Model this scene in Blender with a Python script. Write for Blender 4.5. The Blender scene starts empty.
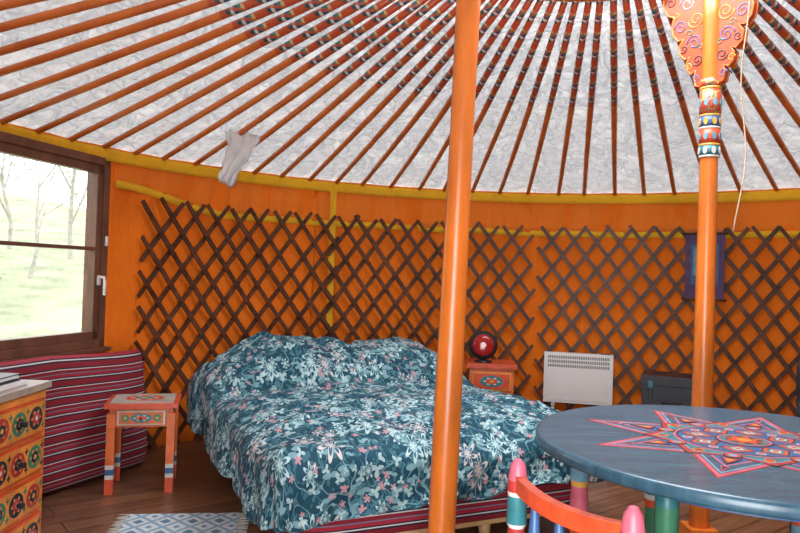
import bpy, bmesh, math, random
from mathutils import Vector, Matrix, noise
random.seed(7)
S=bpy.context.scene
try:
    S.view_settings.view_transform='Standard'
except Exception: pass
CX,CY,R=0.825,2.895,3.02
WT=1.90; SL=0.344; RC=0.75
def roofz(r): return WT+SL*(R-r)
D2R=math.pi/180
def wp(phi,r=R,z=0): 
    a=phi*D2R
    return Vector((CX+r*math.sin(a),CY+r*math.cos(a),z))
# ---------------- node helpers
class NT:
    def __init__(s,name):
        s.m=bpy.data.materials.new(name); s.m.use_nodes=True
        s.t=s.m.node_tree; s.b=s.t.nodes['Principled BSDF']
        s.out=[n for n in s.t.nodes if n.type=='OUTPUT_MATERIAL'][0]
    def n(s,ty,**k):
        x=s.t.nodes.new(ty)
        for a,b in k.items(): setattr(x,a,b)
        return x
    def l(s,a,b): s.t.links.new(a,b)
    def setin(s,sock,v):
        if v is None: return
        if isinstance(v,bpy.types.NodeSocket): s.l(v,sock)
        else:
            if sock.type=='RGBA' and len(v)==3: v=(*v,1)
            sock.default_value=v
    def M(s,op,a,b=None,c=None,clamp=False):
        x=s.n('ShaderNodeMath',operation=op); x.use_clamp=clamp
        s.setin(x.inputs[0],a)
        if b is not None: s.setin(x.inputs[1],b)
        if c is not None: s.setin(x.inputs[2],c)
        return x.outputs[0]
    def V(s,op,a,b=None,scale=None):
        x=s.n('ShaderNodeVectorMath',operation=op)
        s.setin(x.inputs[0],a)
        if b is not None: s.setin(x.inputs[1],b)
        if scale is not None: s.setin(x.inputs['Scale'],scale)
        return x.outputs['Value'] if op in('LENGTH','DOT_PRODUCT','DISTANCE') else x.outputs[0]
    def mix(s,f,a,b,bt='MIX'):
        x=s.n('ShaderNodeMix',data_type='RGBA',blend_type=bt)
        s.setin(x.inputs[0],f); s.setin(x.inputs[6],a); s.setin(x.inputs[7],b)
        return x.outputs[2]
    def noise(s,vec,scale,detail=3,rough=.5,dist=0):
        x=s.n('ShaderNodeTexNoise'); s.setin(x.inputs['Vector'],vec)
        x.inputs['Scale'].default_value=scale; x.inputs['Detail'].default_value=detail; x.inputs['Roughness'].default_value=rough
        x.inputs['Distortion'].default_value=dist
        return x.outputs[0]
    def coord(s,k='Object'): return s.n('ShaderNodeTexCoord').outputs[k]
    def mapping(s,vec,scale=(1,1,1),rot=(0,0,0),loc=(0,0,0)):
        x=s.n('ShaderNodeMapping'); s.l(vec,x.inputs[0])
        x.inputs['Location'].default_value=loc; x.inputs['Rotation'].default_value=rot; x.inputs['Scale'].default_value=scale
        return x.outputs[0]
    def ramp(s,f,stops,interp='LINEAR'):
        x=s.n('ShaderNodeValToRGB'); cr=x.color_ramp; cr.interpolation=interp
        s.setin(x.inputs[0],f)
        while len(cr.elements)<len(stops): cr.elements.new(.5)
        for e,(p,c) in zip(cr.elements,stops):
            e.position=p; e.color=(*c,1)
        return x.outputs[0]
    def bump(s,h,strength=.3,dist=.01):
        x=s.n('ShaderNodeBump'); x.inputs['Strength'].default_value=strength; x.inputs['Distance'].default_value=dist
        s.l(h,x.inputs['Height']); s.l(x.outputs[0],s.b.inputs['Normal']); return x.outputs[0]
    def col(s,c): s.setin(s.b.inputs['Base Color'],c)
    def rough(s,v): s.b.inputs['Roughness'].default_value=v
def simple(name,c,rough=.5,var=.25,sc=12,bump=.1,spec=.5,bd=.004,stretch=(1,1,1)):
    n=NT(name); v=n.mapping(n.coord(),scale=stretch)
    f=n.noise(v,sc,4,.6)
    dark=tuple(x*(1-var) for x in c); lite=tuple(min(1,x*(1+var)) for x in c)
    n.col(n.ramp(f,[(.3,dark),(.7,lite)])); n.rough(rough)
    n.b.inputs['Specular IOR Level'].default_value=spec
    if bump: n.bump(n.noise(v,sc*4,3,.6),bump,bd)
    return n.m
m_post=simple('orange_lacquer',(.60,.150,.020),.30,.32,7,.25,.5,.004,(1,1,.25))
m_post2=simple('orange_paint',(.62,.13,.025),.38,.2,14,.15)
m_redor=simple('red_orange_paint',(.56,.070,.022),.38,.25,18,.15)
m_red=simple('deep_red_paint',(.38,.035,.03),.38,.25,22,.15)
m_yel=simple('yellow_paint',(.66,.34,.06),.4,.2,14,.1)
m_oyel=simple('orange_yellow_paint',(.62,.23,.035),.4,.25,10,.1)
m_teal=simple('teal_paint',(.03,.17,.20),.4,.25,14,.1)
m_blue=simple('blue_paint',(.035,.10,.24),.4,.2,14,.1)
m_lblue=simple('light_blue_paint',(.14,.30,.42),.4,.25,14,.1)
m_green=simple('green_paint',(.04,.18,.10),.4,.2,14,.1)
m_white=simple('white_paint',(.56,.53,.48),.4,.12,14,.1)
m_pink=simple('pink_paint',(.58,.12,.18),.4,.2,14,.1)
m_dark=simple('dark_paint',(.022,.024,.035),.4,.3,14,.1)
m_black=simple('black_plastic',(.012,.013,.015),.35,.2,20,.05)
m_metal=simple('white_enamel',(.80,.80,.79),.3,.03,5,.0)
m_slot=simple('grille_dark',(.12,.12,.12),.6,.1,5,0)
m_slat=simple('lattice_wood',(.105,.040,.019),.45,.6,9,.3,.4,.003,(1,1,1))
m_rivet=simple('leather_rivet',(.05,.02,.012),.6,.3,40,.1)
m_wood=simple('brown_window_wood',(.17,.075,.045),.4,.3,9,.15,.5,.003,(1,1,.4))
m_bedwood=simple('pale_bed_wood',(.50,.30,.14),.5,.2,9,.1)
m_paper=simple('paper',(.75,.76,.78),.7,.05,9,.05)
m_cord=simple('cord',(.50,.38,.26),.8,.2,60,.2)
m_wtop=simple('grey_painted_top',(.36,.33,.29),.4,.3,9,.1)
m_ctop=simple('worn_chest_top',(.36,.29,.23),.35,.3,7,.1)
m_cotton=simple('white_cotton',(.78,.78,.80),.85,.1,12,.5,.2,.01)
# wall felt cloth
def cloth(name,c,var=.12):
    n=NT(name); v=n.coord(); f=n.noise(v,3.,4,.6)
    n.col(n.ramp(f,[(.25,tuple(x*(1-var) for x in c)),(.75,tuple(min(1,x*(1+var)) for x in c))])); n.rough(.85)
    n.b.inputs['Specular IOR Level'].default_value=.12
    g=n.noise(n.mapping(v,scale=(6,6,1.2)),1.0,4,.6,.4)
    h=n.M('ADD',g,n.M('MULTIPLY',n.noise(v,160,2),.06))
    n.bump(h,.6,.05); return n.m
m_cloth=cloth('orange_wall_cloth',(.93,.205,.016))
m_cloth2=cloth('orange_valance_cloth',(.93,.235,.028))
m_ycloth=cloth('yellow_cloth_band',(.90,.50,.03))
# roof canvas
def canvas():
    n=NT('white_quilted_canvas'); v=n.coord()
    w=n.noise(v,5,5,.65,.6)
    vo=n.n('ShaderNodeTexVoronoi',feature='DISTANCE_TO_EDGE'); 
    nz=n.n('ShaderNodeTexNoise'); n.l(v,nz.inputs['Vector']); nz.inputs['Scale'].default_value=9; nz.inputs['Detail'].default_value=3
    vd=n.V('ADD',v,n.V('SCALE',nz.outputs['Color'],scale=.10)); n.l(vd,vo.inputs['Vector']); vo.inputs['Scale'].default_value=11
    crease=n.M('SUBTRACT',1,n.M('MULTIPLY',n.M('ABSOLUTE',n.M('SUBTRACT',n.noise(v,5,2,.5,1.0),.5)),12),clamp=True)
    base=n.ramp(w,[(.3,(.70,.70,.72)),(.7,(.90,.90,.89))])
    seam_shade=n.M('MULTIPLY',n.M('LESS_THAN',vo.outputs[0],.03),.22)
    base=n.mix(seam_shade,base,(.48,.49,.52)); base=n.mix(n.M('MULTIPLY',crease,.26),base,(.46,.47,.50))  # wrinkle shade painted into the canvas colour along creases and quilting lines
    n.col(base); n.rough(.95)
    n.b.inputs['Specular IOR Level'].default_value=.03
    h=n.M('ADD',n.M('MULTIPLY',n.M('MINIMUM',vo.outputs[0],.25),1.4),n.M('SUBTRACT',w,n.M('MULTIPLY',crease,.35)))
    bn=n.bump(h,1.0,.07)
    tr=n.n('ShaderNodeBsdfTranslucent'); n.l(base,tr.inputs[0]); n.l(bn,tr.inputs['Normal'])
    mx=n.n('ShaderNodeMixShader'); mx.inputs[0].default_value=.25
    n.l(n.b.outputs[0],mx.inputs[1]); n.l(tr.outputs[0],mx.inputs[2]); n.l(mx.outputs[0],n.out.inputs[0]); return n.m
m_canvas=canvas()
# roof pole materials
def polem():
    n=NT('roof_pole_paint'); uv=n.coord('UV'); sp=n.n('ShaderNodeSeparateXYZ'); n.l(uv,sp.inputs[0])
    base=n.ramp(n.noise(n.coord(),6,3),[(.3,(.50,.115,.020)),(.7,(.72,.19,.034))])
    fr=n.M('FRACT',n.M('MULTIPLY',sp.outputs[1],6.5))
    pat=n.ramp(fr,[(0,(.46,.06,.02)),(.16,(.02,.07,.09)),(.30,(.62,.60,.52)),(.40,(.03,.07,.16)),(.54,(.05,.18,.12)),(.64,(.62,.42,.20)),(.74,(.52,.07,.02))],'CONSTANT')
    chk=n.M('GREATER_THAN',n.M('FRACT',n.M('ADD',n.M('MULTIPLY',sp.outputs[0],3),n.M('MULTIPLY',sp.outputs[1],13))),.55)
    pat=n.mix(n.M('MULTIPLY',chk,.8),pat,(.48,.085,.02))
    mask=n.M('GREATER_THAN',sp.outputs[1],1.38)
    n.col(n.mix(mask,base,pat)); n.rough(.35); return n.m
m_pole=polem()
# floor
def floorm():
    n=NT('plank_floor'); v=n.mapping(n.coord(),rot=(0,0,math.radians(-38)))
    br=n.n('ShaderNodeTexBrick'); n.l(v,br.inputs['Vector'])
    br.inputs['Scale'].default_value=1; br.inputs['Brick Width'].default_value=1.6; br.inputs['Row Height'].default_value=.13
    br.inputs['Mortar Size'].default_value=.003; br.inputs['Color1'].default_value=(.25,.120,.062,1); br.inputs['Color2'].default_value=(.16,.075,.040,1); br.inputs['Mortar'].default_value=(.02,.01,.006,1)
    g=n.noise(n.mapping(v,scale=(1.5,18,1)),2,5,.65)
    n.col(n.mix(.8,br.outputs[0],n.ramp(g,[(.3,(.30,.30,.31)),(.7,(1.3,1.25,1.2))]),'MULTIPLY')); n.rough(.32)
    n.bump(n.M('SUBTRACT',g,br.outputs['Fac']),.25,.006); return n.m
m_floor=floorm()
def stripes():
    n=NT('striped_ticking'); sp=n.n('ShaderNodeSeparateXYZ'); n.l(n.coord('UV'),sp.inputs[0])
    fr=n.M('FRACT',n.M('MULTIPLY',sp.outputs[1],9.5))
    B=(.22,.010,.022);W=(.60,.56,.56);K=(.012,.012,.035);P=(.33,.015,.035);L=(.12,.2,.3)
    n.col(n.ramp(fr,[(0,B),(.30,K),(.38,W),(.44,K),(.50,P),(.66,L),(.70,B),(.88,W),(.93,K)],'CONSTANT')); n.rough(.85)
    n.bump(n.noise(n.coord(),120,2),.2,.003); return n.m
m_stripe=stripes()
def duvetm():
    n=NT('floral_duvet'); uv=n.coord('UV')
    base=n.ramp(n.noise(uv,4,3),[(.3,(.005,.038,.064)),(.7,(.009,.056,.088))])
    def flower(scale,off,R0,lobes,rnd=.8,stretch=(1,1,1),power=1):
        v=n.mapping(uv,scale=(scale*stretch[0],scale*stretch[1],1),loc=off)
        vo=n.n('ShaderNodeTexVoronoi',voronoi_dimensions='2D'); vo.inputs['Scale'].default_value=1; vo.inputs['Randomness'].default_value=rnd; n.l(v,vo.inputs['Vector'])
        d=n.V('SUBTRACT',v,vo.outputs['Position']); s=n.n('ShaderNodeSeparateXYZ'); n.l(d,s.inputs[0])
        c=n.n('ShaderNodeSeparateColor'); n.l(vo.outputs['Color'],c.inputs[0])
        ang=n.M('ARCTAN2',s.outputs[1],s.outputs[0]); r=n.M('SQRT',n.M('ADD',n.M('MULTIPLY',s.outputs[0],s.outputs[0]),n.M('MULTIPLY',s.outputs[1],s.outputs[1])))
        co=n.M('POWER',n.M('ABSOLUTE',n.M('COSINE',n.M('ADD',n.M('MULTIPLY',ang,lobes),n.M('MULTIPLY',c.outputs[0],6.28)))),power)
        lim=n.M('MULTIPLY',n.M('ADD',n.M('MULTIPLY',co,.75),.25),n.M('MULTIPLY',n.M('ADD',c.outputs[1],.55),R0))
        return n.M('LESS_THAN',r,lim),r,c,lim,co
    vn=n.noise(uv,8,1); vm=n.M('LESS_THAN',n.M('ABSOLUTE',n.M('SUBTRACT',vn,.5)),.011)
    col=n.mix(vm,base,(.13,.25,.28))
    vn=n.noise(n.mapping(uv,loc=(5,3,0)),11,1); vm=n.M('LESS_THAN',n.M('ABSOLUTE',n.M('SUBTRACT',vn,.5)),.010)
    col=n.mix(vm,col,(.06,.15,.19))
    m,r,c,_,_2=flower(42,(3,1,0),.34,1,1.0,(1,.55,1)); col=n.mix(n.M('MULTIPLY',m,.7),col,(.05,.16,.20))
    m,r,c,_,_2=flower(27,(9,4,0),.36,1,1.0,(.5,1,1)); col=n.mix(n.M('MULTIPLY',m,n.M('GREATER_THAN',c.outputs[2],.5)),col,(.15,.29,.33))
    m,r,c,_,_2=flower(24,(2,9,0),.34,2.5,1.0); col=n.mix(n.M('MULTIPLY',m,n.M('GREATER_THAN',c.outputs[2],.78)),col,(.40,.22,.25))
    m,r,c,_,_2=flower(17,(1,7,0),.36,1.5,1.0,(1,1,1),2); col=n.mix(n.M('MULTIPLY',m,n.M('GREATER_THAN',c.outputs[2],.55)),col,(.30,.43,.45))
    m,r,c,lim,co=flower(9.4,(0,0,0),.37,3.5,.95,(1,.75,1),1.5)
    pc=n.mix(n.M('GREATER_THAN',c.outputs[2],.75),(.38,.52,.53),(.52,.46,.45))
    pc=n.mix(n.M('LESS_THAN',n.M('ABSOLUTE',n.M('SUBTRACT',n.M('DIVIDE',r,lim),.55)),.16),pc,(.03,.12,.17))
    m=n.M('MULTIPLY',m,n.M('GREATER_THAN',c.outputs[0],.22))
    col=n.mix(m,col,pc)
    n.col(col); n.rough(.75); n.b.inputs['Specular IOR Level'].default_value=.25
    n.bump(n.noise(uv,10,4,.6),.6,.03); return n.m
m_duvet=duvetm()
def tablem():
    n=NT('blue_table_paint'); v=n.coord()
    f=n.noise(n.mapping(v,scale=(2,14,2)),2.5,5,.65)
    n.col(n.ramp(f,[(.3,(.026,.075,.120)),(.72,(.060,.145,.205))])); n.rough(.27); n.bump(f,.15,.003); return n.m
m_table=tablem()
def carvem():
    n=NT('carved_painted_bracket'); v=n.coord()
    w=n.n('ShaderNodeTexVoronoi',feature='DISTANCE_TO_EDGE'); n.l(v,w.inputs['Vector']); w.inputs['Scale'].default_value=26
    c=n.ramp(w.outputs[0],[(0,(.5,.28,.06)),(.05,(.03,.10,.14)),(.10,(.62,.065,.02)),(.45,(.66,.10,.02))],'CONSTANT')
    n.col(c); n.rough(.4); n.bump(w.outputs[0],.5,.01); return n.m
m_carve=carvem()
def rugm():
    n=NT('woven_rug'); uv=n.coord('UV'); sp=n.n('ShaderNodeSeparateXYZ'); n.l(uv,sp.inputs[0])
    a=n.M('ABSOLUTE',n.M('SUBTRACT',n.M('FRACT',n.M('MULTIPLY',sp.outputs[0],7)),.5)); b=n.M('ABSOLUTE',n.M('SUBTRACT',n.M('FRACT',n.M('MULTIPLY',sp.outputs[1],7)),.5))
    d=n.M('ADD',a,b)
    c=n.ramp(d,[(0,(.10,.22,.34)),(.22,(.60,.64,.66)),(.42,(.24,.38,.50)),(.62,(.62,.66,.68)),(.85,(.18,.30,.44))],'CONSTANT')
    n.col(n.mix(.35,c,n.ramp(n.noise(uv,60,3),[(.3,(.3,.3,.3)),(.7,(1,1,1))]),'MULTIPLY')); n.rough(.95); n.bump(n.noise(uv,150,2),.4,.004); return n.m
m_rug=rugm()
m_grass=simple('grass',(.36,.40,.25),.9,.35,1.3,.3)
m_bark=simple('bark',(.46,.44,.40),.9,.3,9,.3)
m_leaf=simple('pale_leaves',(.46,.52,.34),.8,.3,5,.0)
m_ban=simple('purple_cloth',(.10,.06,.15),.8,.3,20,.1)
def glass():
    n=NT('window_glass'); g=n.n('ShaderNodeBsdfTransparent'); gl=n.n('ShaderNodeBsdfGlossy'); gl.inputs['Roughness'].default_value=.02
    mx=n.n('ShaderNodeMixShader'); mx.inputs[0].default_value=.05; n.l(g.outputs[0],mx.inputs[1]); n.l(gl.outputs[0],mx.inputs[2]); n.l(mx.outputs[0],n.out.inputs[0]); return n.m
m_glass=glass()
def redglass():
    n=NT('red_lamp_lens'); n.col((.30,.012,.012)); n.rough(.12); return n.m
m_redl=redglass()
# ---------------- mesh builder
class MB:
    def __init__(s,name): s.name=name; s.bm=bmesh.new(); s.mats=[]; s.uv=s.bm.loops.layers.uv.new('UVMap'); s.T=Matrix()
    def mi(s,m):
        if m not in s.mats: s.mats.append(m)
        return s.mats.index(m)
    def v(s,p): return s.bm.verts.new(s.T@Vector(p))
    def f(s,vs,m,smooth=False,uvs=None):
        try: fa=s.bm.faces.new(vs)
        except ValueError: return None
        fa.material_index=s.mi(m); fa.smooth=smooth
        if uvs:
            for l,u in zip(fa.loops,uvs): l[s.uv].uv=u
        return fa
    def box(s,c,d,m,rot=None):
        c=Vector(c); h=Vector(d)/2; rot=rot or Matrix.Identity(3)
        vs=[s.v(c+rot@Vector((sx*h.x,sy*h.y,sz*h.z))) for sx in(-1,1) for sy in(-1,1) for sz in(-1,1)]
        for q in((0,1,3,2),(4,6,7,5),(0,4,5,1),(2,3,7,6),(0,2,6,4),(1,5,7,3)): s.f([vs[i] for i in q],m)
    def tube(s,pts,rads,mats,seg=12,caps=True,smooth=True,vlen=False):
        pts=[Vector(p) for p in pts]
        if not hasattr(rads,'__len__'): rads=[rads]*len(pts)
        if not isinstance(mats,(list,tuple)): mats=[mats]*(len(pts)-1)
        rings=[]; L=0; Ls=[]
        up=None
        for i,p in enumerate(pts):
            d=(pts[min(i+1,len(pts)-1)]-pts[max(i-1,0)]).normalized()
            if up is None:
                up=Vector((0,0,1)) if abs(d.z)<.9 else Vector((1,0,0))
            x=d.cross(up).normalized(); y=x.cross(d).normalized(); up=y
            if i: L+=(pts[i]-pts[i-1]).length
            Ls.append(L)
            rings.append([s.v(p+(x*math.cos(2*math.pi*k/seg)+y*math.sin(2*math.pi*k/seg))*rads[i]) for k in range(seg)])
        for i in range(len(pts)-1):
            for k in range(seg):
                k2=(k+1)%seg
                s.f([rings[i][k],rings[i][k2],rings[i+1][k2],rings[i+1][k]],mats[i],smooth,[(k/seg,Ls[i]),((k+1)/seg,Ls[i]),((k+1)/seg,Ls[i+1]),(k/seg,Ls[i+1])])
        if caps:
            s.f(rings[0][::-1],mats[0]); s.f(rings[-1],mats[-1])
    def turned(s,x,y,z0,prof,seg=16):
        s.tube([(x,y,z0+p[0]) for p in prof],[p[1] for p in prof],[p[2] for p in prof[:-1]],seg)
    def prism(s,poly,m,o,ax,ay,th):
        o=Vector(o);ax=Vector(ax).normalized();ay=Vector(ay).normalized();n=ax.cross(ay)
        a=[s.v(o+ax*p[0]+ay*p[1]) for p in poly]; b=[s.v(o+ax*p[0]+ay*p[1]+n*th) for p in poly]
        s.f(a[::-1],m); s.f(b,m)
        for i in range(len(poly)):
            j=(i+1)%len(poly); s.f([a[i],a[j],b[j],b[i]],m)
    def star(s,o,ax,ay,npt,ro,ri,m,th,ph=0):
        s.prism([((ro if i%2==0 else ri)*math.cos(ph+math.pi*i/npt),(ro if i%2==0 else ri)*math.sin(ph+math.pi*i/npt)) for i in range(2*npt)],m,o,ax,ay,th)
    def disc(s,o,ax,ay,rx,ry,m,th,n=20,ph=0):
        s.prism([(rx*math.cos(2*math.pi*i/n+ph),ry*math.sin(2*math.pi*i/n+ph)) for i in range(n)],m,o,ax,ay,th)
    def medallion(s,o,ax,ay,rx,ry,cols,step=.0012):
        k=len(cols)
        for i,c in enumerate(cols):
            f=1-i/k
            if i%2==0: s.disc(o,ax,ay,rx*f,ry*f,c,step*(i+1))
            else:
                s.prism([((rx*f*(.75+.25*math.cos(6*a)))*math.cos(a),(ry*f*(.75+.25*math.cos(6*a)))*math.sin(a)) for a in [2*math.pi*j/36 for j in range(36)]],c,o,ax,ay,step*(i+1))
    def done(s,bevel=0,subsurf=0,recenter=True,norm=True):
        if norm: bmesh.ops.recalc_face_normals(s.bm,faces=s.bm.faces)
        me=bpy.data.meshes.new(s.name); s.bm.to_mesh(me); s.bm.free()
        for m in s.mats: me.materials.append(m)
        o=bpy.data.objects.new(s.name,me); S.collection.objects.link(o)
        if recenter and len(me.vertices):
            xs=[v.co.x for v in me.vertices]; ys=[v.co.y for v in me.vertices]; zs=[v.co.z for v in me.vertices]
            c=Vector(((min(xs)+max(xs))/2,(min(ys)+max(ys))/2,min(zs)))
            me.transform(Matrix.Translation(-c)); o.location=c
        if bevel:
            b=o.modifiers.new('bevel','BEVEL'); b.width=bevel; b.segments=2; b.limit_method='ANGLE'; b.angle_limit=math.radians(50)
        if subsurf:
            b=o.modifiers.new('sub','SUBSURF'); b.levels=subsurf; b.render_levels=subsurf
        return o
def TR(x,y,z,rot): return Matrix.Translation((x,y,z))@Matrix.Rotation(math.radians(rot),4,'Z')
# ---------------- shell
WIN=(-88.5,-61.8); WZ=(.70,1.855)
DOOR=(195.9-13,195.9+13); DZ=1.78
def wallseg(name,p0,p1):
    b=MB(name); n=int((p1-p0)/.6); zs=[0]+[i*.1 for i in range(1,7)]+[WZ[0]]+[.8+.1*i for i in range(10)]+[1.78,WZ[1],1.93]
    zs=sorted(set(zs))
    g=[]
    ph=sorted(set([p0+(p1-p0)*i/n for i in range(n+1)]+[x for x in(*WIN,*DOOR) if p0<x<p1]))
    for p in ph:
        row=[]
        for z in zs:
            off=.008*math.sin(p*.9+1.5*math.sin(p*.13))*(.4+z/2)+.01*noise.noise(Vector((p*.12,z*1.5,3)))
            edge=min(abs(p-q) for q in(*WIN,*DOOR))
            off*=min(1,edge/3)
            row.append(b.v(wp(p,R+off,z)))
        g.append(row)
    for i in range(len(ph)-1):
        pm=(ph[i]+ph[i+1])/2
        for j in range(len(zs)-1):
            zm=(zs[j]+zs[j+1])/2
            if WIN[0]<pm<WIN[1] and WZ[0]<zm<WZ[1]: continue
            if DOOR[0]<pm<DOOR[1] and zm<DZ: continue
            b.f([g[i][j],g[i+1][j],g[i+1][j+1],g[i][j+1]],m_cloth,True)
    o=b.done(recenter=False,norm=False); 
    so=o.modifiers.new('t','SOLIDIFY'); so.thickness=.02; so.offset=1
    return o
wallseg('wall_left',-120,-30); wallseg('wall_back',-30,60); wallseg('wall_right',60,150); wallseg('wall_front',150,240)
# bands (trim)
def zbump(p):
    if -62<p<-44: 
        t=min(1,(-44-p)/16); return .12*t*t*(3-2*t)
    return 0
def band(name,z0,z1,r,mat,p0=-120,p1=240,amp=.006,skipwin=True,wavez=.0,freq=1.1,nz=3,zb=0):
    b=MB(name); step=.4; n=int((p1-p0)/step); prev=None
    for i in range(n+1):
        p=p0+(p1-p0)*i/n
        sk=(skipwin and WIN[0]-1.0<p<WIN[1]+.8) or (z0<DZ+.05 and DOOR[0]-1<p<DOOR[1]+1)
        if sk: prev=None; continue
        row=[]
        for k in range(nz+1):
            t=k/nz
            lo=z0+(zbump(p) if zb else 0); hi=z1+(zbump(p) if zb==2 else 0)
            z=lo+(hi-lo)*t+wavez*noise.noise(Vector((p*.08,0,1)))*(1 if k<nz or nz==1 else .3)
            rr=r+amp*(1-t*.6)*(math.sin(p*freq+2*math.sin(p*.11))*.6+1.3*noise.noise(Vector((p*.55,t*.6,2)))+.6*noise.noise(Vector((p*1.6,t*.8,7))))
            row.append(b.v(wp(p,rr,z)))
        if prev:
            for k in range(nz): b.f([prev[k],row[k],row[k+1],prev[k+1]],mat,True)
        prev=row
    o=b.done(recenter=False,norm=False); so=o.modifiers.new('t','SOLIDIFY'); so.thickness=.003; return o
band('trim_valance',1.60,1.875,R-.028,m_cloth2,amp=.014,wavez=.02,nz=6,zb=1)
band('trim_lattice_band',1.566,1.615,R-.034,m_ycloth,amp=.011,wavez=.02,nz=1,zb=2)
band('trim_eave_band',1.840,1.915,R-.044,m_ycloth,amp=.004,skipwin=False)
b=MB('trim_strip')
for i in range(13):
    z=.3+i*(1.87-.3)/13; z2=.3+(i+1)*(1.87-.3)/13
    b.f([b.v(wp(-27.9,R-.044,z)),b.v(wp(-26.9,R-.044,z)),b.v(wp(-26.9,R-.044,z2)),b.v(wp(-27.9,R-.044,z2))],m_ycloth)
b.done(recenter=False)
# floor
b=MB('floor')
vs=[b.v(wp(i*3,R+.02,0)) for i in range(120)]; vb=[b.v(wp(i*3,R+.02,-.06)) for i in range(120)]
b.f(vs,m_floor); b.f(vb[::-1],m_floor)
for i in range(120): b.f([vs[i],vb[i],vb[(i+1)%120],vs[(i+1)%120]],m_floor)
b.done(recenter=False)
# ceiling canvas
NP=80
b=MB('ceiling'); g=[]; nphi=NP*6; nr=90
for i in range(nphi):
    p=360*i/nphi; row=[]
    for j in range(nr+1):
        r=RC-.03+(R+.06-RC+.03)*j/nr; pos=wp(p,r,0)
        t=(i%6)/6; sag=.022*math.sin(math.pi*t)
        w=.035*noise.noise(Vector((pos.x*5,pos.y*5,0)))+.028*noise.noise(Vector((pos.x*12,pos.y*12,4)))
        w=abs(w)+.018*(1-abs(noise.noise(Vector((pos.x*9,pos.y*9,9)))))**5
        row.append(b.v((pos.x,pos.y,roofz(r)+.046-sag*.6+w*.95*min(1,(R+.06-r)*4))))
    g.append(row)
for i in range(nphi):
    k=(i+1)%nphi
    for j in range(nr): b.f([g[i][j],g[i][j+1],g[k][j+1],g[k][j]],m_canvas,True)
b.done(recenter=False,norm=False)
# roof poles
b=MB('roof_poles')
for i in range(NP):
    p=360*i/NP+random.uniform(-.35,.35)
    r0=R-.015; pts=[]
    for t in(0,.25,.5,.75,1):
        r=r0+(RC+.02-r0)*t; pts.append(wp(p+.15*math.sin(t*3+i),r,roofz(r)+.008-.012*math.sin(math.pi*t)))
    b.tube(pts,[.016,.018,.020,.021,.018],m_pole,8)
b.done(recenter=False)
# crown
b=MB('roof_crown')
def ring(b,r,z,w,h,mat,n=64):
    prev=None
    for i in range(n+1):
        p=360*i/n
        row=[b.v(wp(p,r-w/2,z-h/2)),b.v(wp(p,r+w/2,z-h/2)),b.v(wp(p,r+w/2,z+h/2)),b.v(wp(p,r-w/2,z+h/2))]
        if prev:
            for k in range(4): b.f([prev[k],row[k],row[(k+1)%4],prev[(k+1)%4]],mat,k%2==1)
        prev=row
zc=roofz(RC)+.035
ring(b,RC,zc,.07,.09,m_post); ring(b,.17,zc+.16,.05,.07,m_redor,32)
for i in range(12):
    p=i*30+8; b.tube([wp(p,RC,zc+.03),wp(p,.46,zc+.12),wp(p,.17,zc+.16)],.018,m_redor,8)
b.done(recenter=False)
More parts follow.
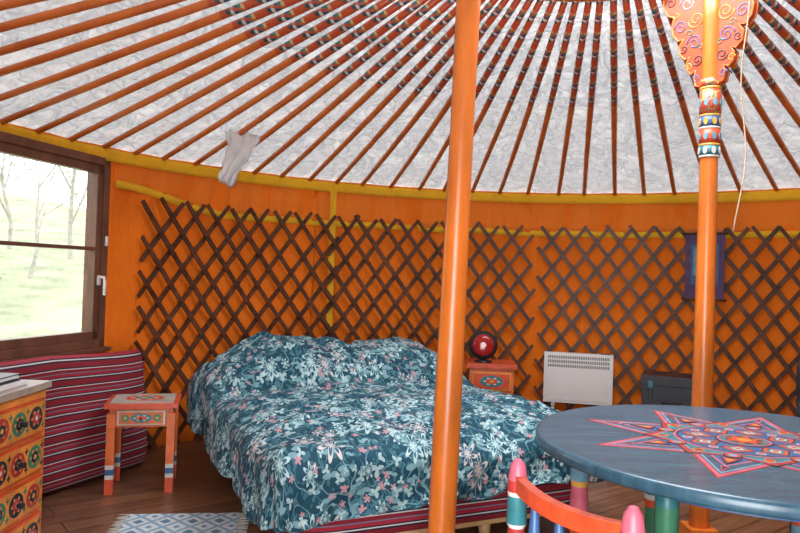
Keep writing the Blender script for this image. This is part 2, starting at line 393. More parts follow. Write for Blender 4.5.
# support posts
PA=Vector((.190,2.40,0)); PB=Vector((1.455,3.33,0))
pd=(PB-PA).normalized(); wing=Vector((pd.y,-pd.x,0))
def post(P,top,lean,full):
    b=MB('support_post')
    n=14; pts=[];rads=[]
    for i in range(n+1):
        t=i/n; z=top*t
        pts.append(P+Vector((lean*(t-.5),0,z))); rads.append(.044+.003*math.sin(t*7))
    b.tube(pts,rads,m_post,20)
    b.box(P+Vector((-lean/2,0,.03)),(.13,.13,.06),m_post)
    tx=lambda z: P+Vector((lean*(z/top-.5),0,z))
    bands=((.010,m_white,.0475),(.045,m_teal,.0478),(.010,m_yel,.0482),(.07,m_redor,.048),(.010,m_white,.0484),(.05,m_blue,.048),(.010,m_yel,.0485),(.12,m_carve,.049),(.010,m_yel,.05),(.04,m_carve,.0495)) if full else ((.010,m_white,.0475),(.05,m_teal,.0478),(.10,m_carve,.049),(.010,m_yel,.0482))
    zz=top-.86 if full else top-.42
    zb0=zz
    for h,m,r in bands:
        b.tube([tx(zz),tx(zz+h)],r,m,20); zz+=h
    if full:
        for k in range(8):
            a=2*math.pi*k/8; d=Vector((math.cos(a),math.sin(a),0)); t=Vector((-d.y,d.x,0))
            for z,c in((zb0+.032,m_white),(zb0+.10,m_lblue),(zb0+.17,m_yel),(zb0+.26,m_lblue)):
                b.disc(tx(z)+d*.0475,t,(0,0,1),.010,.018,c,.0035,10)
    sc=1.0 if full else .82
    q=tx(top-.28*sc)
    for sgn in(-1,1):
        w=wing*sgn
        prof=[(.03,-.19),(.055,-.235),(.085,-.225),(.095,-.18),(.085,-.15),(.115,-.165),(.14,-.14),(.145,-.10),(.125,-.075),(.155,-.085),(.19,-.055),(.195,-.01),(.17,.02),(.205,.015),(.24,.05),(.25,.10),(.235,.14),(.28,.16),(.31,.21),(.31,.275),(.03,.275)]
        prof=[(max(.03,x*.82*sc),z*sc) for x,z in prof]
        zv=Vector((0,0,1)); nrm=w.cross(zv)
        b.prism(prof,m_redor,q-nrm*.018,w,zv,.036)
        for frn in(-1,1):
            oo=q+nrm*(.018*frn)
            def spiral(cx,cz,r0,turns,mat,dirn,th=.0036):
                pts=[]
                for k in range(26):
                    t=k/25; a=dirn*t*turns*2*math.pi; r=r0*(1-.8*t)*sc*.85
                    pts.append(oo+w*(cx*.82*sc+r*math.cos(a))+zv*(cz*sc+r*math.sin(a)))
                b.tube(pts,th,mat,6)
            spiral(.085,-.19,.024,1.4,m_blue,1); spiral(.075,-.1,.035,1.5,m_dark,-1); spiral(.13,-.125,.022,1.3,m_oyel,1)
            spiral(.10,-.01,.045,1.6,m_blue,1); spiral(.165,-.03,.026,1.3,m_dark,-1); spiral(.09,.10,.05,1.6,m_oyel,-1); spiral(.19,.08,.04,1.5,m_blue,1)
            spiral(.26,.22,.038,1.5,m_dark,1); spiral(.15,.19,.05,1.6,m_lblue,1)
            spiral(.06,-.04,.02,1,m_green,1); spiral(.13,.04,.022,1,m_green,1); spiral(.22,.15,.022,1,m_oyel,-1)
            b.tube([oo+w*x+zv*z for x,z in prof[:-1]],.005,m_post,6)
    return b.done(recenter=True)
post(PA,roofz(RC)-.015,.05,False); post(PB,roofz(RC)-.015,.0,True)
# ---------------- lattice
def lattice(name,p0,p1,roff,seed):
    rnd=random.Random(seed)
    b=MB(name); d=.180; zb,zt=.04,1.60; slope=1.28
    s0=R*p0*D2R; s1=R*p1*D2R
    k=(zt-zb)/slope
    for dirn in(1,-1):
        rr=R-roff-(0 if dirn==1 else .017)
        i0=int(math.floor((s0-k)/d))-1; i1=int(math.ceil((s1+k)/d))+1
        for i in range(i0,i1):
            sb=i*d
            st=sb+dirn*k
            ta,tb=0,1
            lo,hi=min(sb,st),max(sb,st)
            def tof(s): return (s-sb)/(st-sb)
            if hi<=s0 or lo>=s1: continue
            if dirn==1:
                if sb<s0: ta=tof(s0)
                if st>s1: tb=tof(s1)
            else:
                if sb>s1: ta=tof(s1)
                if st<s0: tb=tof(s0)
            if tb-ta<.07: continue
            ext=.03
            ta2=ta-ext*.6; tb2=tb+ext+rnd.uniform(-.008,.012)
            n=max(3,int((tb-ta)*12)); prev=None
            jit=rnd.uniform(-.02,.02); hw=rnd.uniform(.0140,.0170)
            for q in range(n+1):
                t=ta2+(tb2-ta2)*q/n
                s=sb+(st-sb)*t+jit*t; z=zb+(zt-zb)*t
                if z<0.0: z=0.0
                ph=s/R/D2R
                c=wp(ph,rr,z); tang=Vector((math.cos(ph*D2R),-math.sin(ph*D2R),0)); rad=Vector((math.sin(ph*D2R),math.cos(ph*D2R),0))
                dv=(tang*dirn+Vector((0,0,slope))).normalized(); pv=dv.cross(rad).normalized()
                hww=hw*(.8 if q in(0,n) else 1)
                row=[b.v(c+pv*hww+rad*.006),b.v(c-pv*hww+rad*.006),b.v(c-pv*hww-rad*.006),b.v(c+pv*hww-rad*.006)]
                if prev:
                    for e in range(4): b.f([prev[e],row[e],row[(e+1)%4],prev[(e+1)%4]],m_slat)
                else: b.f(row[::-1],m_slat)
                prev=row
            b.f(prev,m_slat)
    jn=int((k*2)/d)
    for i in range(int((s0-k)/d)-1,int((s1+k)/d)+2):
        for j in range(0,jn+2):
            zz=j*d/2; s=i*d+zz; z=zb+zz*slope
            if s0<s<s1 and z<zt:
                ph=s/R/D2R; rad=Vector((math.sin(ph*D2R),math.cos(ph*D2R),0)); c=wp(ph,R-roff-.017,z)
                b.tube([c-rad*.004,c-rad*.013],[.008,.005],m_rivet,6)
    return b.done(recenter=False)
lattice('wall_lattice',-57,-27,.056,1)
lattice('wall_lattice.001',-28.2,4.8,.092,2)
lattice('wall_lattice.002',7.1,60,.056,3)
lattice('wall_lattice.003',59,118,.092,4)
lattice('wall_lattice.004',117,178,.056,5)
lattice('wall_lattice.005',214,266,.056,6)
# ---------------- window
wm=(WIN[0]+WIN[1])/2; hw=(WIN[1]-WIN[0])/2*D2R; half=R*math.sin(hw); rc=R*math.cos(hw)
wn=Vector((math.sin(wm*D2R),math.cos(wm*D2R),0)); wt=Vector((math.cos(wm*D2R),-math.sin(wm*D2R),0))
wo=Vector((CX,CY,0))+wn*(rc+.03)
rotw=Matrix((wt,wn,Vector((0,0,1)))).transposed()
b=MB('window_1')
def wb(x,z,w,h,dy,dep,m=m_wood): b.box(wo+wt*x+Vector((0,0,z))+wn*dy,(w,dep,h),m,rotw)
z0,z1=WZ; zm=(z0+z1)/2; H=z1-z0; W=2*half
fw=.05
wb(-half+fw/2,zm,fw,H,0,.13); wb(half-fw/2,zm,fw,H,0,.13); wb(0,z0+fw/2,W,fw,0,.13); wb(0,z1-fw/2,W,fw,0,.13)
sw=.05; ih=H-2*fw; iw=W-2*fw
wb(-iw/2+sw/2,zm,sw,ih,-.03,.05); wb(iw/2-sw/2,zm,sw,ih,-.03,.05)
wb(0,zm-ih/2+sw/2,iw,sw,-.03,.05); wb(0,zm+ih/2-sw/2,iw,sw,-.03,.05)
wb(0,zm+.02,iw-2*sw,.022,-.03,.035)
wb(0,zm,iw-2*sw,ih-2*sw,-.03,.006,m_glass)
wb(0,z0-.012,W+.06,.024,-.055,.08)
hx=half-fw-sw/2
wb(hx+.01,zm-.17,.025,.06,-.058,.012,m_metal)
hp=wo+wt*(hx+.01)+wn*(-.062)+Vector((0,0,zm-.15))
b.tube([hp,hp-wn*.035,hp-wn*.04+Vector((0,0,-.03)),hp-wn*.04+Vector((0,0,-.11))],.009,m_metal,8)
hp2=wo+wt*(half-fw*.5)+wn*(-.072)+Vector((0,0,zm+.04)); b.tube([hp2,hp2+Vector((0,0,.06))],.010,m_metal,8)
b.done(bevel=.004)
# ---------------- door opening frame with open leaves
dm=195.9; dn=Vector((math.sin(dm*D2R),math.cos(dm*D2R),0)); dt=Vector((math.cos(dm*D2R),-math.sin(dm*D2R),0))
dh=R*math.sin(13*D2R); do=Vector((CX,CY,0))+dn*(R*math.cos(13*D2R)+.02); rotd=Matrix((dt,dn,Vector((0,0,1)))).transposed()
b=MB('door_1')
for sx in(-1,1): b.box(do+dt*sx*(dh-.01)+Vector((0,0,.89)),(.07,.14,1.78),m_post2,rotd)
b.box(do+Vector((0,0,1.80)),(2*dh+.05,.14,.07),m_post2,rotd)
for sx in(-1,1):
    b.box(do+dt*sx*(dh+.02)+dn*(.07+.33)+Vector((0,0,.89)),(.04,.62,1.68),m_post2,rotd)
    for zz in(.5,1.2): b.box(do+dt*sx*(dh+.02)+dn*(.07+.33)+Vector((0,0,zz)),(.05,.44,.48),m_teal,rotd)
b.done(bevel=.004)
# ---------------- bed
th=25.5*D2R; U=Vector((math.cos(th),math.sin(th),0)); Vv=Vector((-math.sin(th),math.cos(th),0))
F1=Vector((-.41,2.75,0)); BW,BL=1.58,1.92
def bp(x,y,z): return F1+U*x+Vv*y+Vector((0,0,z))
rb=Matrix((U,Vv,Vector((0,0,1)))).transposed()
b=MB('double_bed')
b.box(bp(BW/2,BL/2,.105),(BW-.10,BL-.08,.05),m_bedwood,rb)
for x in(.08,BW*.62,BW-.08):
    for y in(.10,BL/2,BL-.08): b.tube([bp(x,y,0),bp(x,y,.09)],[.026,.032],m_bedwood,12)
def rbox(b,fr,w,l,h,m,rad=.05):
    levels=[]
    for i in range(9):
        t=i/8; a=-math.pi/2+math.pi*t
        levels.append((h/2+ (h/2)*math.sin(a)*1.0, math.cos(a)))
    rows=[]
    N=60
    for zt_,c in levels:
        ins=rad*(1-c**.5 if c>0 else 1); row=[]
        for k in range(N):
            a=2*math.pi*k/N; cx=math.copysign(abs(math.cos(a))**.18,math.cos(a)); sy=math.copysign(abs(math.sin(a))**.18,math.sin(a))
            row.append(b.v(fr((w/2-ins)*cx,(l/2-ins)*sy,zt_)))
        rows.append(row)
    for i in range(8):
        for k in range(N):
            k2=(k+1)%N; b.f([rows[i][k],rows[i][k2],rows[i+1][k2],rows[i+1][k]],m,True,[(k/N,levels[i][0]),((k+1)/N,levels[i][0]),((k+1)/N,levels[i+1][0]),(k/N,levels[i+1][0])])
    b.f(rows[0][::-1],m); b.f(rows[-1],m)
rbox(b,lambda x,y,z: bp(BW/2+x,BL/2+y,.105+z),BW,BL,.33,m_stripe,.03)
for px in(.42,1.16):
    g=[]
    for i in range(17):
        row=[]
        for j in range(13):
            a=-1+2*i/16; c=-1+2*j/12
            hgt=.11*(max(0,1-abs(a)**3)*max(0,1-abs(c)**3))**.6
            row.append((bp(px+a*.33,BL-.30+c*.24,.436+hgt),bp(px+a*.33,BL-.30+c*.24,.434)))
        g.append(row)
    top=[[b.v(q[0]) for q in r] for r in g]; bot=[[b.v(q[1]) for q in r] for r in g]
    for i in range(16):
        for j in range(12):
            b.f([top[i][j],top[i+1][j],top[i+1][j+1],top[i][j+1]],m_paper,True)
            b.f([bot[i][j],bot[i][j+1],bot[i+1][j+1],bot[i+1][j]],m_paper,True)
BT=.475
nx,ny=180,200; HM=.26; X0,X1=-HM-.06,BW+HM+.06; Y0,Y1=-HM-.06,BL+.03
grid=[]
for i in range(nx+1):
    row=[]
    for j in range(ny+1):
        cx=X0+(X1-X0)*i/nx; cy=Y0+(Y1-Y0)*j/ny
        qx=min(max(cx,.0),BW); qy=min(max(cy,.0),BL)
        dx,dy=cx-qx,cy-qy; d=math.hypot(dx,dy)
        z=BT
        for px,hh in((.38,.195),(1.14,.170)):
            a=abs(qx-px)/.48; c=abs(qy-(BL-.32))/.44
            z+=hh*max(0,1-a**2.3)**.85*max(0,1-c**2.1)**.95
        z+=.05*max(0,1-abs(qy-(BL-.30))/.45)
        ex=min(1,qx/.40,(BW-qx)/.40); ey=min(1,qy/.40)
        z+=.075*(max(0,ex)*max(0,ey))**.5
        w=noise.noise(Vector((cx*1.8,cy*1.8,0)))*.03
        wx=cx+.25*noise.noise(Vector((cx*1.5,cy*1.5,9)))
        rdg=(1-abs(noise.noise(Vector((wx*2.2+cy*.8,cy*1.8,5)))))**6
        rdg2=(1-abs(noise.noise(Vector((wx*4.5,cy*3.6,15)))))**8
        z+=w+.026*rdg+.018*rdg2+.004*noise.noise(Vector((cx*14,cy*14,2)))
        if d>0:
            per=(cx-cy)*1.0; nxv,nyv=dx/d,dy/d
            rr=.08
            right=dx>0
            lim=(.31 if cx<.25 else .31-.05*min(1,(cx-.25)/.3))
            dd=min(d*1.05,lim+.035*noise.noise(Vector((cx*3,cy*3,30))))
            if dd<rr*1.57: out=rr*math.sin(dd/rr); dz=rr*(1-math.cos(dd/rr))
            else: out=rr; dz=rr+(dd-rr*1.57)
            fold=(.018*math.sin(per*9+2*noise.noise(Vector((per*2,0,0))))+.008*math.sin(per*23))*min(1,dz/.2)
            out+=fold+.02*min(1,dz/.25)
            out=max(out,.02 if dz>.02 else 0)
            if right and cy>1.2: out*=1-.55*min(1,(cy-1.2)/.3)
            pz=BT+(z-BT)*max(0,1-dz/.4)-dz
            x=qx+nxv*out; y=qy+nyv*out; z=max(pz,.14)
        else: x,y=qx,qy
        row.append(b.v(bp(x,y,z)))
    grid.append(row)
for i in range(nx):
    for j in range(ny):
        uv=lambda a,c:((X0+(X1-X0)*a/nx),(Y0+(Y1-Y0)*c/ny))
        b.f([grid[i][j],grid[i+1][j],grid[i+1][j+1],grid[i][j+1]],m_duvet,True,[uv(i,j),uv(i+1,j),uv(i+1,j+1),uv(i,j+1)])
b.done(norm=False)
# ---------------- striped bolster leaning on wall under the window
b=MB('striped_floor_mattress')
A=Vector((-1.565,4.30,0)); B=Vector((-2.07,3.10,0)); ln=(B-A).length; e1=(B-A).normalized(); inn=Vector((-e1.y,e1.x,0))
if inn.dot(Vector((CX,CY,0))-A)<0: inn=-inn
mid=(A+B)/2
lean=.10
def fr(x,y,z):
    return mid+e1*x+inn*(y+ .03- lean*(z/.68)*.6)+Vector((0,0,z+.012*math.sin(x*5+1)*(z/.68)))
rows=[];NZ=22
prof=[]
for i in range(NZ+1):
    t=i/NZ; z=.70*t
    hwid=.085*(1-abs(2*t-1)**8)**.5+.004+.008*math.sin(t*math.pi*2)
    prof.append((z,max(hwid,.01)))
N=48
for z,hwid in prof:
    row=[]
    for k in range(N):
        a=2*math.pi*k/N; c=math.cos(a); s_=math.sin(a)
        cx=math.copysign(abs(c)**.22,c); sy=math.copysign(abs(s_)**.5,s_)
        row.append(b.v(fr((ln/2)*cx,hwid*sy,z)))
    rows.append(row)
for i in range(NZ):
    for k in range(N):
        k2=(k+1)%N; b.f([rows[i][k],rows[i][k2],rows[i+1][k2],rows[i+1][k]],m_stripe,True,[(k/N,prof[i][0]*1.15),((k+1)/N,prof[i][0]*1.15),((k+1)/N,prof[i+1][0]*1.15),(k/N,prof[i+1][0]*1.15)])
b.f(rows[0][::-1],m_stripe); b.f(rows[-1],m_stripe)
b.done()
# ---------------- painted stool / bedside table
b=MB('painted_bedside_stool'); b.T=TR(-1.375,3.85,0,14)
w,dp,h=.37,.32,.475
b.box((0,0,h-.012),(w,dp,.024),m_redor); b.box((0,0,h+.002),(w-.05,dp-.05,.006),m_wtop)
b.medallion((0,0,h+.005),(1,0,0),(0,1,0),.10,.08,[m_redor,m_white,m_teal,m_yel],.0008)
b.box((0,0,h-.075),(w-.05,dp-.05,.10),m_post2)
b.box((0,-(dp-.05)/2-.004,h-.075),(w-.13,.012,.075),m_white); b.box((0,-(dp-.05)/2-.008,h-.075),(w-.15,.012,.06),m_post2)
b.medallion((0,-(dp-.05)/2-.0135,h-.075),(1,0,0),(0,0,1),.055,.024,[m_teal,m_white,m_redor,m_yel])
for sx in(-1,1): b.medallion((sx*.08,-(dp-.05)/2-.0135,h-.075),(1,0,0),(0,0,1),.02,.02,[m_green,m_yel])
b.tube([(0,-(dp-.05)/2-.014,h-.075),(0,-(dp-.05)/2-.034,h-.075)],[.005,.009],m_dark,10)
for sx in(-1,1):
    for sy in(-1,1):
        x=sx*(w/2-.035); y=sy*(dp/2-.035)
        z=0
        for hh,m in((.08,m_redor),(.022,m_white),(.03,m_blue),(.022,m_white),(.27,m_post2)):
            b.box((x,y,z+hh/2),(.042,.042,hh),m); z+=hh
b.done(bevel=.003)
# ---------------- chest of drawers (painted)
b=MB('painted_chest_of_drawers')
x1=-1.425; dp=.42; y0,y1=2.02,2.86; hh=.72
b.box((x1-dp/2,(y0+y1)/2,hh/2-.01),(dp,y1-y0,hh-.02),m_oyel)
b.box((x1-dp/2,(y0+y1)/2,hh-.012),(dp+.03,y1-y0+.03,.026),m_ctop)
b.box((x1+.006,(y0+y1)/2,.03),(.02,y1-y0,.06),m_post2)
for r in range(4):
    zc_=.135+r*.152
    for c in range(2):
        yc=y0+.22+c*.40
        b.box((x1+.003,yc,zc_),(.016,.385,.138),m_redor)
        b.box((x1+.006,yc,zc_),(.016,.365,.118),m_oyel)
        for k,dy in enumerate((-.12,0,.12)):
            cols=[[m_dark,m_oyel,m_red,m_white],[m_red,m_oyel,m_dark,m_yel],[m_green,m_oyel,m_dark,m_yel]][(k+r+c)%3]
            b.medallion((x1+.014,yc+dy,zc_),(0,1,0),(0,0,1),.05,.045,cols,.001)
        for dy in(-.06,.06,-.175,.175):
            for dz in(-.035,.035): b.star((x1+.014,yc+dy,zc_+dz),(0,1,0),(0,0,1),4,.018,.006,m_dark if (r+c)%2 else m_green,.001)
        b.tube([(x1+.014,yc,zc_),(x1+.042,yc,zc_)],[.007,.012],m_dark,10)
b.done(bevel=.002)
b=MB('notebook_stack')
b.box((x1-.15,2.62,hh+.0095),(.24,.30,.016),m_paper); b.box((x1-.16,2.61,hh+.0225),(.22,.29,.009),m_black); b.box((x1-.16,2.61,hh+.0345),(.21,.28,.013),m_paper); b.box((x1-.16,2.61,hh+.0435),(.22,.29,.004),m_black)
b.done(bevel=.001)
# ---------------- rug
b=MB('small_woven_rug'); b.T=TR(-.96,3.12,0,8)
n=14
vs=[[b.v((-.26+.52*i/n,-.45+.75*j/n,.008+.003*noise.noise(Vector((i*.5,j*.5,0))))) for j in range(n+1)] for i in range(n+1)]
vb=[[b.v((-.26+.52*i/n,-.45+.75*j/n,.001)) for j in range(n+1)] for i in range(n+1)]
for i in range(n):
    for j in range(n):
        b.f([vs[i][j],vs[i+1][j],vs[i+1][j+1],vs[i][j+1]],m_rug,True,[(.6*i/n,.75*j/n),(.6*(i+1)/n,.75*j/n),(.6*(i+1)/n,.75*(j+1)/n),(.6*i/n,.75*(j+1)/n)])
        b.f([vb[i][j],vb[i][j+1],vb[i+1][j+1],vb[i+1][j]],m_rug)
for i in range(40):
    y=-.445+.74*i/39
    for x,sg in((.26,1),(-.26,-1)): b.tube([(x,y,.006),(x+sg*.05,y+random.uniform(-.01,.01),.004)],.0025,m_white,5)
b.done(norm=False)
# ---------------- round painted table
TC=Vector((1.125,2.25,0)); TH=.70; TR_=.66
b=MB('painted_round_table')
N=96
def ringz(r,z): return [b.v((TC.x+r*math.cos(2*math.pi*k/N),TC.y+r*math.sin(2*math.pi*k/N),z)) for k in range(N)]
pr=[(TR_-.03,TH-.040),(TR_-.004,TH-.036),(TR_,TH-.028),(TR_,TH-.008),(TR_-.006,TH-.001),(TR_-.02,TH)]
rs=[ringz(*p) for p in pr]
for i in range(len(pr)-1):
    for k in range(N): b.f([rs[i][k],rs[i][(k+1)%N],rs[i+1][(k+1)%N],rs[i+1][k]],m_red if i==0 else m_table,True)
b.f(rs[-1],m_table); b.f(rs[0][::-1],m_dark)
X=(1,0,0);Y=(0,1,0)
ph=math.radians(12)
SC=Vector((TC.x+.0,TC.y+.01,TH-.0004))
O=lambda z=0:SC
st=.00025
lv=[0]
def L():
    lv[0]+=1; return .0008+st*lv[0]
def starl(ro,ri,m,pp=ph): b.star(O(),X,Y,8,ro,ri,m,L(),pp)
starl(.52,.290,m_red); starl(.505,.281,m_pink); starl(.478,.266,m_dark); starl(.470,.262,m_lblue); starl(.450,.252,m_table)
starl(.385,.225,m_pink); starl(.372,.217,m_blue)
starl(.310,.250,m_dark,ph+math.pi/8); starl(.303,.244,m_red,ph+math.pi/8); starl(.28,.228,m_lblue,ph+math.pi/8);  starl(.272,.221,m_teal,ph+math.pi/8)
b.disc(O(),X,Y,.212,.212,m_pink,L(),40); b.disc(O(),X,Y,.204,.204,m_dark,L(),40); b.disc(O(),X,Y,.198,.198,m_blue,L(),40)
base=lv[0]
for k in range(8):
    a=ph+math.pi/4*k; ax=Vector((math.cos(a),math.sin(a),0)); ay=Vector((-ax.y,ax.x,0)); h0=.0008+st*base
    c=SC+ax*.140
    for q,(f,m) in enumerate(((1,m_dark),(.88,m_redor),(.62,m_teal),(.38,m_white),(.22,m_red))): b.prism([(.055*f,0),(0,.052*f),(-.055*f,0),(0,-.052*f)],m,c,ax,ay,h0+st*(1+q))
    c=SC+ax*.240
    for q,(f,m) in enumerate(((1,m_dark),(.85,m_redor),(.5,m_lblue))): b.disc(c,ax,ay,.030*f,.027*f,m,h0+st*(1+q),12)
    c=SC+ax*.310
    for q,(f,m) in enumerate(((1,m_dark),(.85,m_red),(.5,m_oyel))): b.prism([(.050*f,0),(-.03*f,.028*f),(-.03*f,-.028*f)],m,c,ax,ay,h0+st*(1+q))
    c=SC+ax*.41
    for q,(f,m) in enumerate(((1,m_pink),(.7,m_dark))): b.prism([(.040*f,0),(-.02*f,.012*f),(-.02*f,-.012*f)],m,c,ax,ay,h0+st*(1+q))
    a2=a+math.pi/8; ax=Vector((math.cos(a2),math.sin(a2),0)); ay=Vector((-ax.y,ax.x,0)); c=SC+ax*.172
    for q,(f,m) in enumerate(((1,m_white),(.7,m_red),(.4,m_pink))): b.disc(c,ax,ay,.015*f,.015*f,m,h0+st*(1+q),10)
    c=SC+ax*.250
    for q,(f,m) in enumerate(((1,m_oyel),(.7,m_red))): b.disc(c,ax,ay,.022*f,.016*f,m,h0+st*(1+q),10)
lv[0]=base+6
for r,m in((.086,m_dark),(.081,m_pink),(.074,m_teal),(.055,m_dark)): b.disc(O(),X,Y,r,r,m,L(),32)
starl(.07,.035,m_redor); b.disc(O(),X,Y,.022,.022,m_oyel,L(),16)
ri,ro=.50,.52
for k in range(N):
    a0,a1=2*math.pi*k/N,2*math.pi*(k+1)/N
    P=lambda r,a,z:b.v((TC.x+r*math.cos(a),TC.y+r*math.sin(a),z))
    q=[P(ri,a0,TH-.08),P(ro,a0,TH-.08),P(ro,a0,TH-.038),P(ri,a0,TH-.038)]; p_=[P(ri,a1,TH-.08),P(ro,a1,TH-.08),P(ro,a1,TH-.038),P(ri,a1,TH-.038)]
    for e in range(4): b.f([q[e],p_[e],p_[(e+1)%4],q[(e+1)%4]],m_blue)
for i,a in enumerate((42,102,162,222,282,342)):
    x=TC.x+.51*math.cos(a*D2R); y=TC.y+.51*math.sin(a*D2R); c1,c2=(m_lblue if i%2==0 else m_green),(m_pink if i%2==0 else m_teal)
    b.turned(x,y,0,[(0,.022,m_dark),(.03,.030,c1),(.12,.030,c2),(.15,.034,m_white),(.17,.030,c1),(.33,.028,m_redor),(.36,.034,m_white),(.38,.034,c2),(.50,.028,m_yel),(.52,.032,c1),(.60,.032,c2),(TH-.038,.030,c2)])
for i in range(3):
    a=(42+60*i)*D2R
    b.tube([(TC.x+.5*math.cos(a),TC.y+.5*math.sin(a),.14),(TC.x-.5*math.cos(a),TC.y-.5*math.sin(a),.14)],.014,m_redor,10)
b.done(norm=True)
# ---------------- chairs
def chair(x,y,rot,dark=False,H=.80):
    b=MB('painted_chair'); b.T=TR(x,y,0,rot)
    c=(lambda m:m_dark if m not in(m_yel,m_redor) else m) if dark else (lambda m:m)
    hw=.17; yb=-.17; yf=.19
    for sx in(-1,1):
        b.turned(sx*hw,yb,0,[(0,.018,c(m_blue)),(.05,.022,c(m_white)),(.07,.022,c(m_teal)),(.22,.021,c(m_pink)),(.25,.024,c(m_teal)),(.40,.021,c(m_redor)),(.47,.021,c(m_white)),(.49,.023,c(m_blue)),(.55,.017,c(m_pink)),(.57,.023,c(m_white)),(.585,.018,c(m_teal)),(.62,.023,c(m_red)),(.65,.018,c(m_white)),(.66,.023,c(m_teal)),(H-.08,.021,c(m_white)),(H-.07,.023,c(m_red)),(H-.045,.022,c(m_pink)),(H-.014,.017,c(m_pink)),(H,.008,c(m_pink))])
        b.turned(sx*(hw+.01),yf,0,[(0,.018,c(m_green)),(.08,.022,c(m_white)),(.10,.022,c(m_teal)),(.25,.020,c(m_redor)),(.30,.024,c(m_green)),(.43,.022,c(m_green))])
        for z in(.14,.26): b.tube([(sx*hw,yb,z),(sx*(hw+.01),yf,z)],.011,c(m_redor),8)
    b.box((0,.01,.435),(.40,.42,.028),c(m_redor)); b.box((0,.01,.452),(.34,.34,.008),c(m_teal))
    for yy in(yb,yf): b.tube([(-hw,yy,.19),(hw,yy,.19)],.011,c(m_redor),8)
    def rail(z,h,cur,m,th=.009):
        n=12
        prev=None
        for i in range(n+1):
            t=-1+2*i/n; yy=yb-cur*(1-t*t); zz=z-.01*(1-t*t)
            row=[b.v((t*hw,yy-th,zz-h/2)),b.v((t*hw,yy+th,zz-h/2)),b.v((t*hw,yy+th,zz+h/2)),b.v((t*hw,yy-th,zz+h/2))]
            if prev:
                for e in range(4): b.f([prev[e],row[e],row[(e+1)%4],prev[(e+1)%4]],m)
            prev=row
    rail(H-.050,.036,.030,c(m_redor),.012); rail(.56,.035,.02,c(m_redor))
    for k in(-.085,0,.085):
        yy=yb-.030*(1-(k/hw)**2)*.8
        b.turned(k,yy,.56,[(0,.008,c(m_teal)),(.05,.014,c(m_yel)),(.08,.014,c(m_blue)),(H-.075-.56,.008,c(m_teal))],10)
    return b.done(bevel=.002)
fwd=Vector((.89,.456,0)); mid=Vector((.355,1.41,0))+fwd*.17
chair(mid.x,mid.y,math.degrees(math.atan2(fwd.y,fwd.x))-90)
chair(2.13,3.35,150,True,.84)
# ---------------- right night table + lamp
b=MB('painted_night_table'); b.T=TR(.675,5.04,0,-4)
b.box((0,0,.585),(.35,.32,.03),m_redor); b.box((0,0,.33),(.31,.28,.48),m_post2)
for z in(.18,.33,.48):
    b.box((0,-.143,z),(.27,.012,.125),m_oyel); b.box((0,-.146,z),(.25,.012,.105),m_redor); b.medallion((0,-.152,z),(1,0,0),(0,0,1),.08,.04,[m_teal,m_white,m_redor,m_yel])
for sx in(-1,1):
    for sy in(-1,1): b.box((sx*.13,sy*.115,.045),(.045,.045,.09),m_redor)
b.done(bevel=.003)
b=MB('red_reflector_lamp')
lx,ly,lz=.615,5.0,.60
b.tube([(lx,ly,lz),(lx,ly,lz+.012),(lx,ly,lz+.02)],[.065,.06,.015],m_black,20)
b.tube([(lx,ly+.02,lz+.015),(lx,ly+.03,lz+.06)],.012,m_black,10)
ax=Vector((-.12,-.98,.12)).normalized(); c=Vector((lx,ly+.02,lz+.118))
b.tube([c-ax*.07,c-ax*.05,c-ax*.0,c+ax*.02,c+ax*.03,c+ax*.03],[.03,.06,.098,.102,.100,.078],m_black,28)
b.tube([c+ax*.022,c+ax*.034,c+ax*.040,c+ax*.044],[.080,.076,.050,.02],m_redl,28)
b.done()
# ---------------- convector heater
b=MB('electric_convector_heater'); hp=wp(13.0,R-.21,0); b.T=Matrix.Translation(hp)@Matrix.Rotation(math.radians(-13.0),4,'Z')
hw_,z0_,z1_=.268,.22,.62
b.box((0,0,(z0_+z1_)/2),(2*hw_,.07,z1_-z0_),m_metal)
b.box((0,-.037,(z0_+z1_)/2-.05),(2*hw_-.05,.006,z1_-z0_-.14),m_metal)
for k in range(34):
    x=-hw_+.035+k*(2*hw_-.07)/33
    for zz in(z1_-.035,z1_-.07,z1_-.105): b.box((x,-.036,zz),(.008,.004,.024),m_slot)
b.box((hw_-.06,-.002,z1_+.004),(.07,.03,.008),m_slot)
for sx in(-1,1):
    b.box((sx*.19,0,z0_-.01),(.03,.05,.03),m_metal); b.box((sx*.19,0,(z0_)/2),(.022,.022,z0_),m_metal); b.box((sx*.19,0,.009),(.03,.18,.018),m_metal)
b.done(bevel=.006)
# ---------------- dark trunk
b=MB('dark_travel_trunk'); tp=wp(27.9,R-.34,0); b.T=Matrix.Translation(tp)@Matrix.Rotation(math.radians(-24),4,'Z')
b.box((0,0,.235),(.42,.30,.43),m_dark); b.box((0,0,.485),(.435,.315,.07),m_dark)
for sx in(-1,1):
    b.box((sx*.15,-.002,.27),(.03,.31,.50),m_black); b.box((sx*.15,-.162,.455),(.035,.012,.05),m_teal)
    for sy in(-1,1): b.box((sx*.18,sy*.12,.01),(.04,.04,.02),m_black)
b.tube([(-.06,-.155,.33),(-.06,-.18,.32),(.06,-.18,.32),(.06,-.155,.33)],.007,m_black,8)
b.done(bevel=.006)
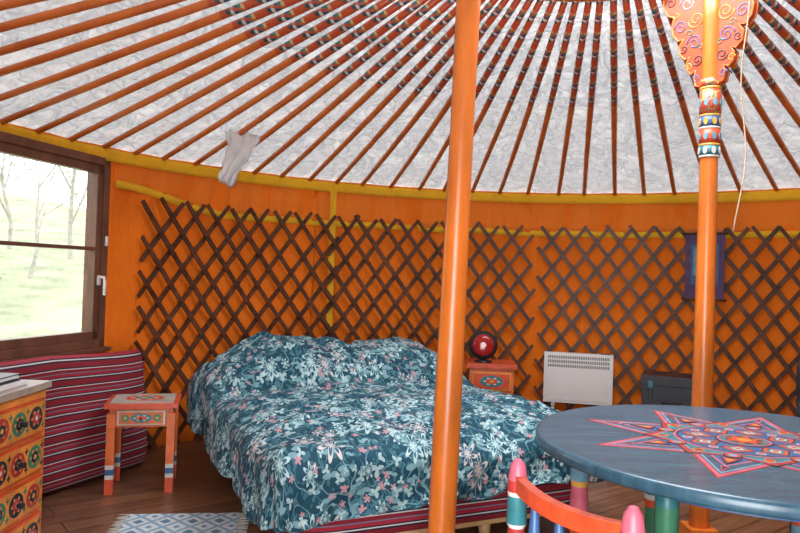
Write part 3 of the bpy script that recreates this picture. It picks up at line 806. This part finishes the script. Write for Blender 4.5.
# ---------------- hanging banner
b=MB('wall_banner'); bp_=wp(31.4,R-.12,0); b.T=Matrix.Translation(bp_)@Matrix.Rotation(math.radians(-31.4),4,'Z')
b.box((0,0,1.34),(.28,.006,.50),m_ban); b.box((0,-.005,1.36),(.20,.004,.32),m_blue); b.box((0,-.007,1.38),(.16,.004,.22),m_lblue)
b.medallion((0,-.009,1.39),(1,0,0),(0,0,1),.05,.06,[m_dark,m_white,m_ban,m_white],.0008)
b.tube([(-.16,0,1.595),(.16,0,1.595)],.01,m_slat,8); b.tube([(-.16,0,1.09),(.16,0,1.09)],.01,m_slat,8)
b.tube([(-.14,0,1.60),(0,.03,1.66),(.14,0,1.60)],.003,m_cord,6)
b.done()
# ---------------- hanging cord
b=MB('crown_pull_cord'); pts=[]
P0=Vector((1.42,2.98,roofz(RC)-.03))
for k in range(40):
    t=k/39; pts.append(P0+Vector((.03*math.sin(t*3.1)+.012*math.sin(t*11),-.02*math.sin(t*9),-1.22*t)))
b.tube(pts,.003,m_cord,6); b.done()
# ---------------- loose cotton scrap under roof
b=MB('loose_cotton_scrap'); g=[]
for i in range(15):
    row=[]
    for j in range(19):
        t=j/18; wdt=.12*(1.0-t*.72)+.02*noise.noise(Vector((t*6,3,1)))
        x=(-1+2*i/14)*wdt
        row.append(b.v((-1.05+x+.02*math.sin(t*5)-.07*t,4.5+.03*math.sin(i*1.1+t*4)+.04*noise.noise(Vector((i*.4,t*5,0))),2.10-.34*t-.03*(i/14)+.03*noise.noise(Vector((i*.5,2+t,0))))))
    g.append(row)
for i in range(14):
    for j in range(18): b.f([g[i][j],g[i+1][j],g[i+1][j+1],g[i][j+1]],m_cotton,True)
o=b.done(norm=False); so=o.modifiers.new('t','SOLIDIFY'); so.thickness=.006
# ---------------- outdoors
b=MB('ground'); g=[]
def gz(x,y):
    r=math.hypot(x-CX,y-CY)
    return -.07+max(0,r-6)*.13*(1 if x<0 else .3)+.5*noise.noise(Vector((x*.15,y*.15,0)))*min(1,max(0,r-6)/6)
n=50
for i in range(n+1):
    row=[]
    for j in range(n+1):
        x=-40+80*i/n; y=-40+80*j/n
        row.append(b.v((x,y,gz(x,y))))
    g.append(row)
for i in range(n):
    for j in range(n): b.f([g[i][j],g[i+1][j],g[i+1][j+1],g[i][j+1]],m_grass,True)
b.done(recenter=False)
b=MB('garden_trees')
def tree(x,y,z,h,seed,leaf=0,nb=3):
    rnd=random.Random(seed)
    def br(p,d,l,r,dep):
        pts=[p]; q=p.copy(); dd=d.copy()
        for k in range(3):
            dd=(dd+Vector((rnd.uniform(-.25,.25),rnd.uniform(-.25,.25),rnd.uniform(-.05,.15)))).normalized(); q=q+dd*l/3; pts.append(q.copy())
        b.tube(pts,[r,r*.85,r*.7,r*.5],m_bark,4 if dep else 8,caps=False)
        if leaf and dep>=3:
            for k in range(leaf):
                c=pts[0].lerp(pts[-1],rnd.random())+Vector((rnd.uniform(-.1,.1),rnd.uniform(-.1,.1),rnd.uniform(-.1,.1)))
                a=Vector((rnd.uniform(-1,1),rnd.uniform(-1,1),rnd.uniform(-1,1))).normalized(); e=a.orthogonal().normalized(); s=rnd.uniform(.02,.05)
                b.f([b.v(c-a*s),b.v(c+e*s*.5),b.v(c+a*s),b.v(c-e*s*.5)],m_leaf)
        if dep<4:
            for k in range(nb if dep else nb+1):
                t=rnd.uniform(.4,1)
                nd=(dd+Vector((rnd.uniform(-1,1),rnd.uniform(-1,1),rnd.uniform(-.1,.6)))*.8).normalized()
                br(pts[3] if t>.85 else pts[2] if t>.6 else pts[1],nd,l*.68,r*.5,dep+1)
    br(Vector((x,y,z)),Vector((0,0,1)),h*.38,h*.009,0)
for i,(x,y,h) in enumerate(((-7.6,11.8,5),(-8.5,14,6),(-10.5,15,7),(-7.2,13.6,5),(-9.6,12.6,4.5),(-11,18,8),(-8,17,7),(-11.5,13,5),(-12,16,7),(-9.5,17,6),(-9.0,10.6,4))):
    tree(x,y,gz(x,y)-.1,h,i+3,3)
for i,(x,y,h) in enumerate(((-6.6,10.6,1.5),(-7.9,10.8,1.6),(-8.4,12.6,2.0),(-9.6,14.2,2.2),(-7.5,12.4,1.8))):
    tree(x,y,gz(x,y)-.2,h,i+40,3,4)
b.done()
# ---------------- world + lights
W=bpy.data.worlds.new('World'); S.world=W; W.use_nodes=True
bg=W.node_tree.nodes['Background']; bg.inputs[0].default_value=(.94,.97,1,1); bg.inputs[1].default_value=3.2
def area(name,loc,tgt,sx,sy,e,col=(1,1,1)):
    l=bpy.data.lights.new(name,'AREA'); l.shape='RECTANGLE'; l.size=sx; l.size_y=sy; l.energy=e; l.color=col
    o=bpy.data.objects.new(name,l); S.collection.objects.link(o); o.location=loc
    o.rotation_euler=(Vector(tgt)-Vector(loc)).to_track_quat('-Z','Y').to_euler(); return o
area('crown_skylight',(CX,CY,zc+.35),(CX,CY,0),1.3,1.3,115,(.93,.97,1))
dl=do+dn*.75+Vector((0,0,1.0)); area('doorway_daylight',dl,dl-dn*2+Vector((0,0,.15)),1.2,1.7,105,(.94,.97,1))
# ---------------- camera
cam=bpy.data.cameras.new('camera'); cam.lens=31.5; cam.sensor_width=36; cam.clip_start=.03
co=bpy.data.objects.new('camera',cam); S.collection.objects.link(co)
co.matrix_world=Matrix.Translation((0,0,1.20))@Matrix.Rotation(math.radians(90.7),4,'X')@Matrix.Rotation(math.radians(1.9),4,'Z')
S.camera=co
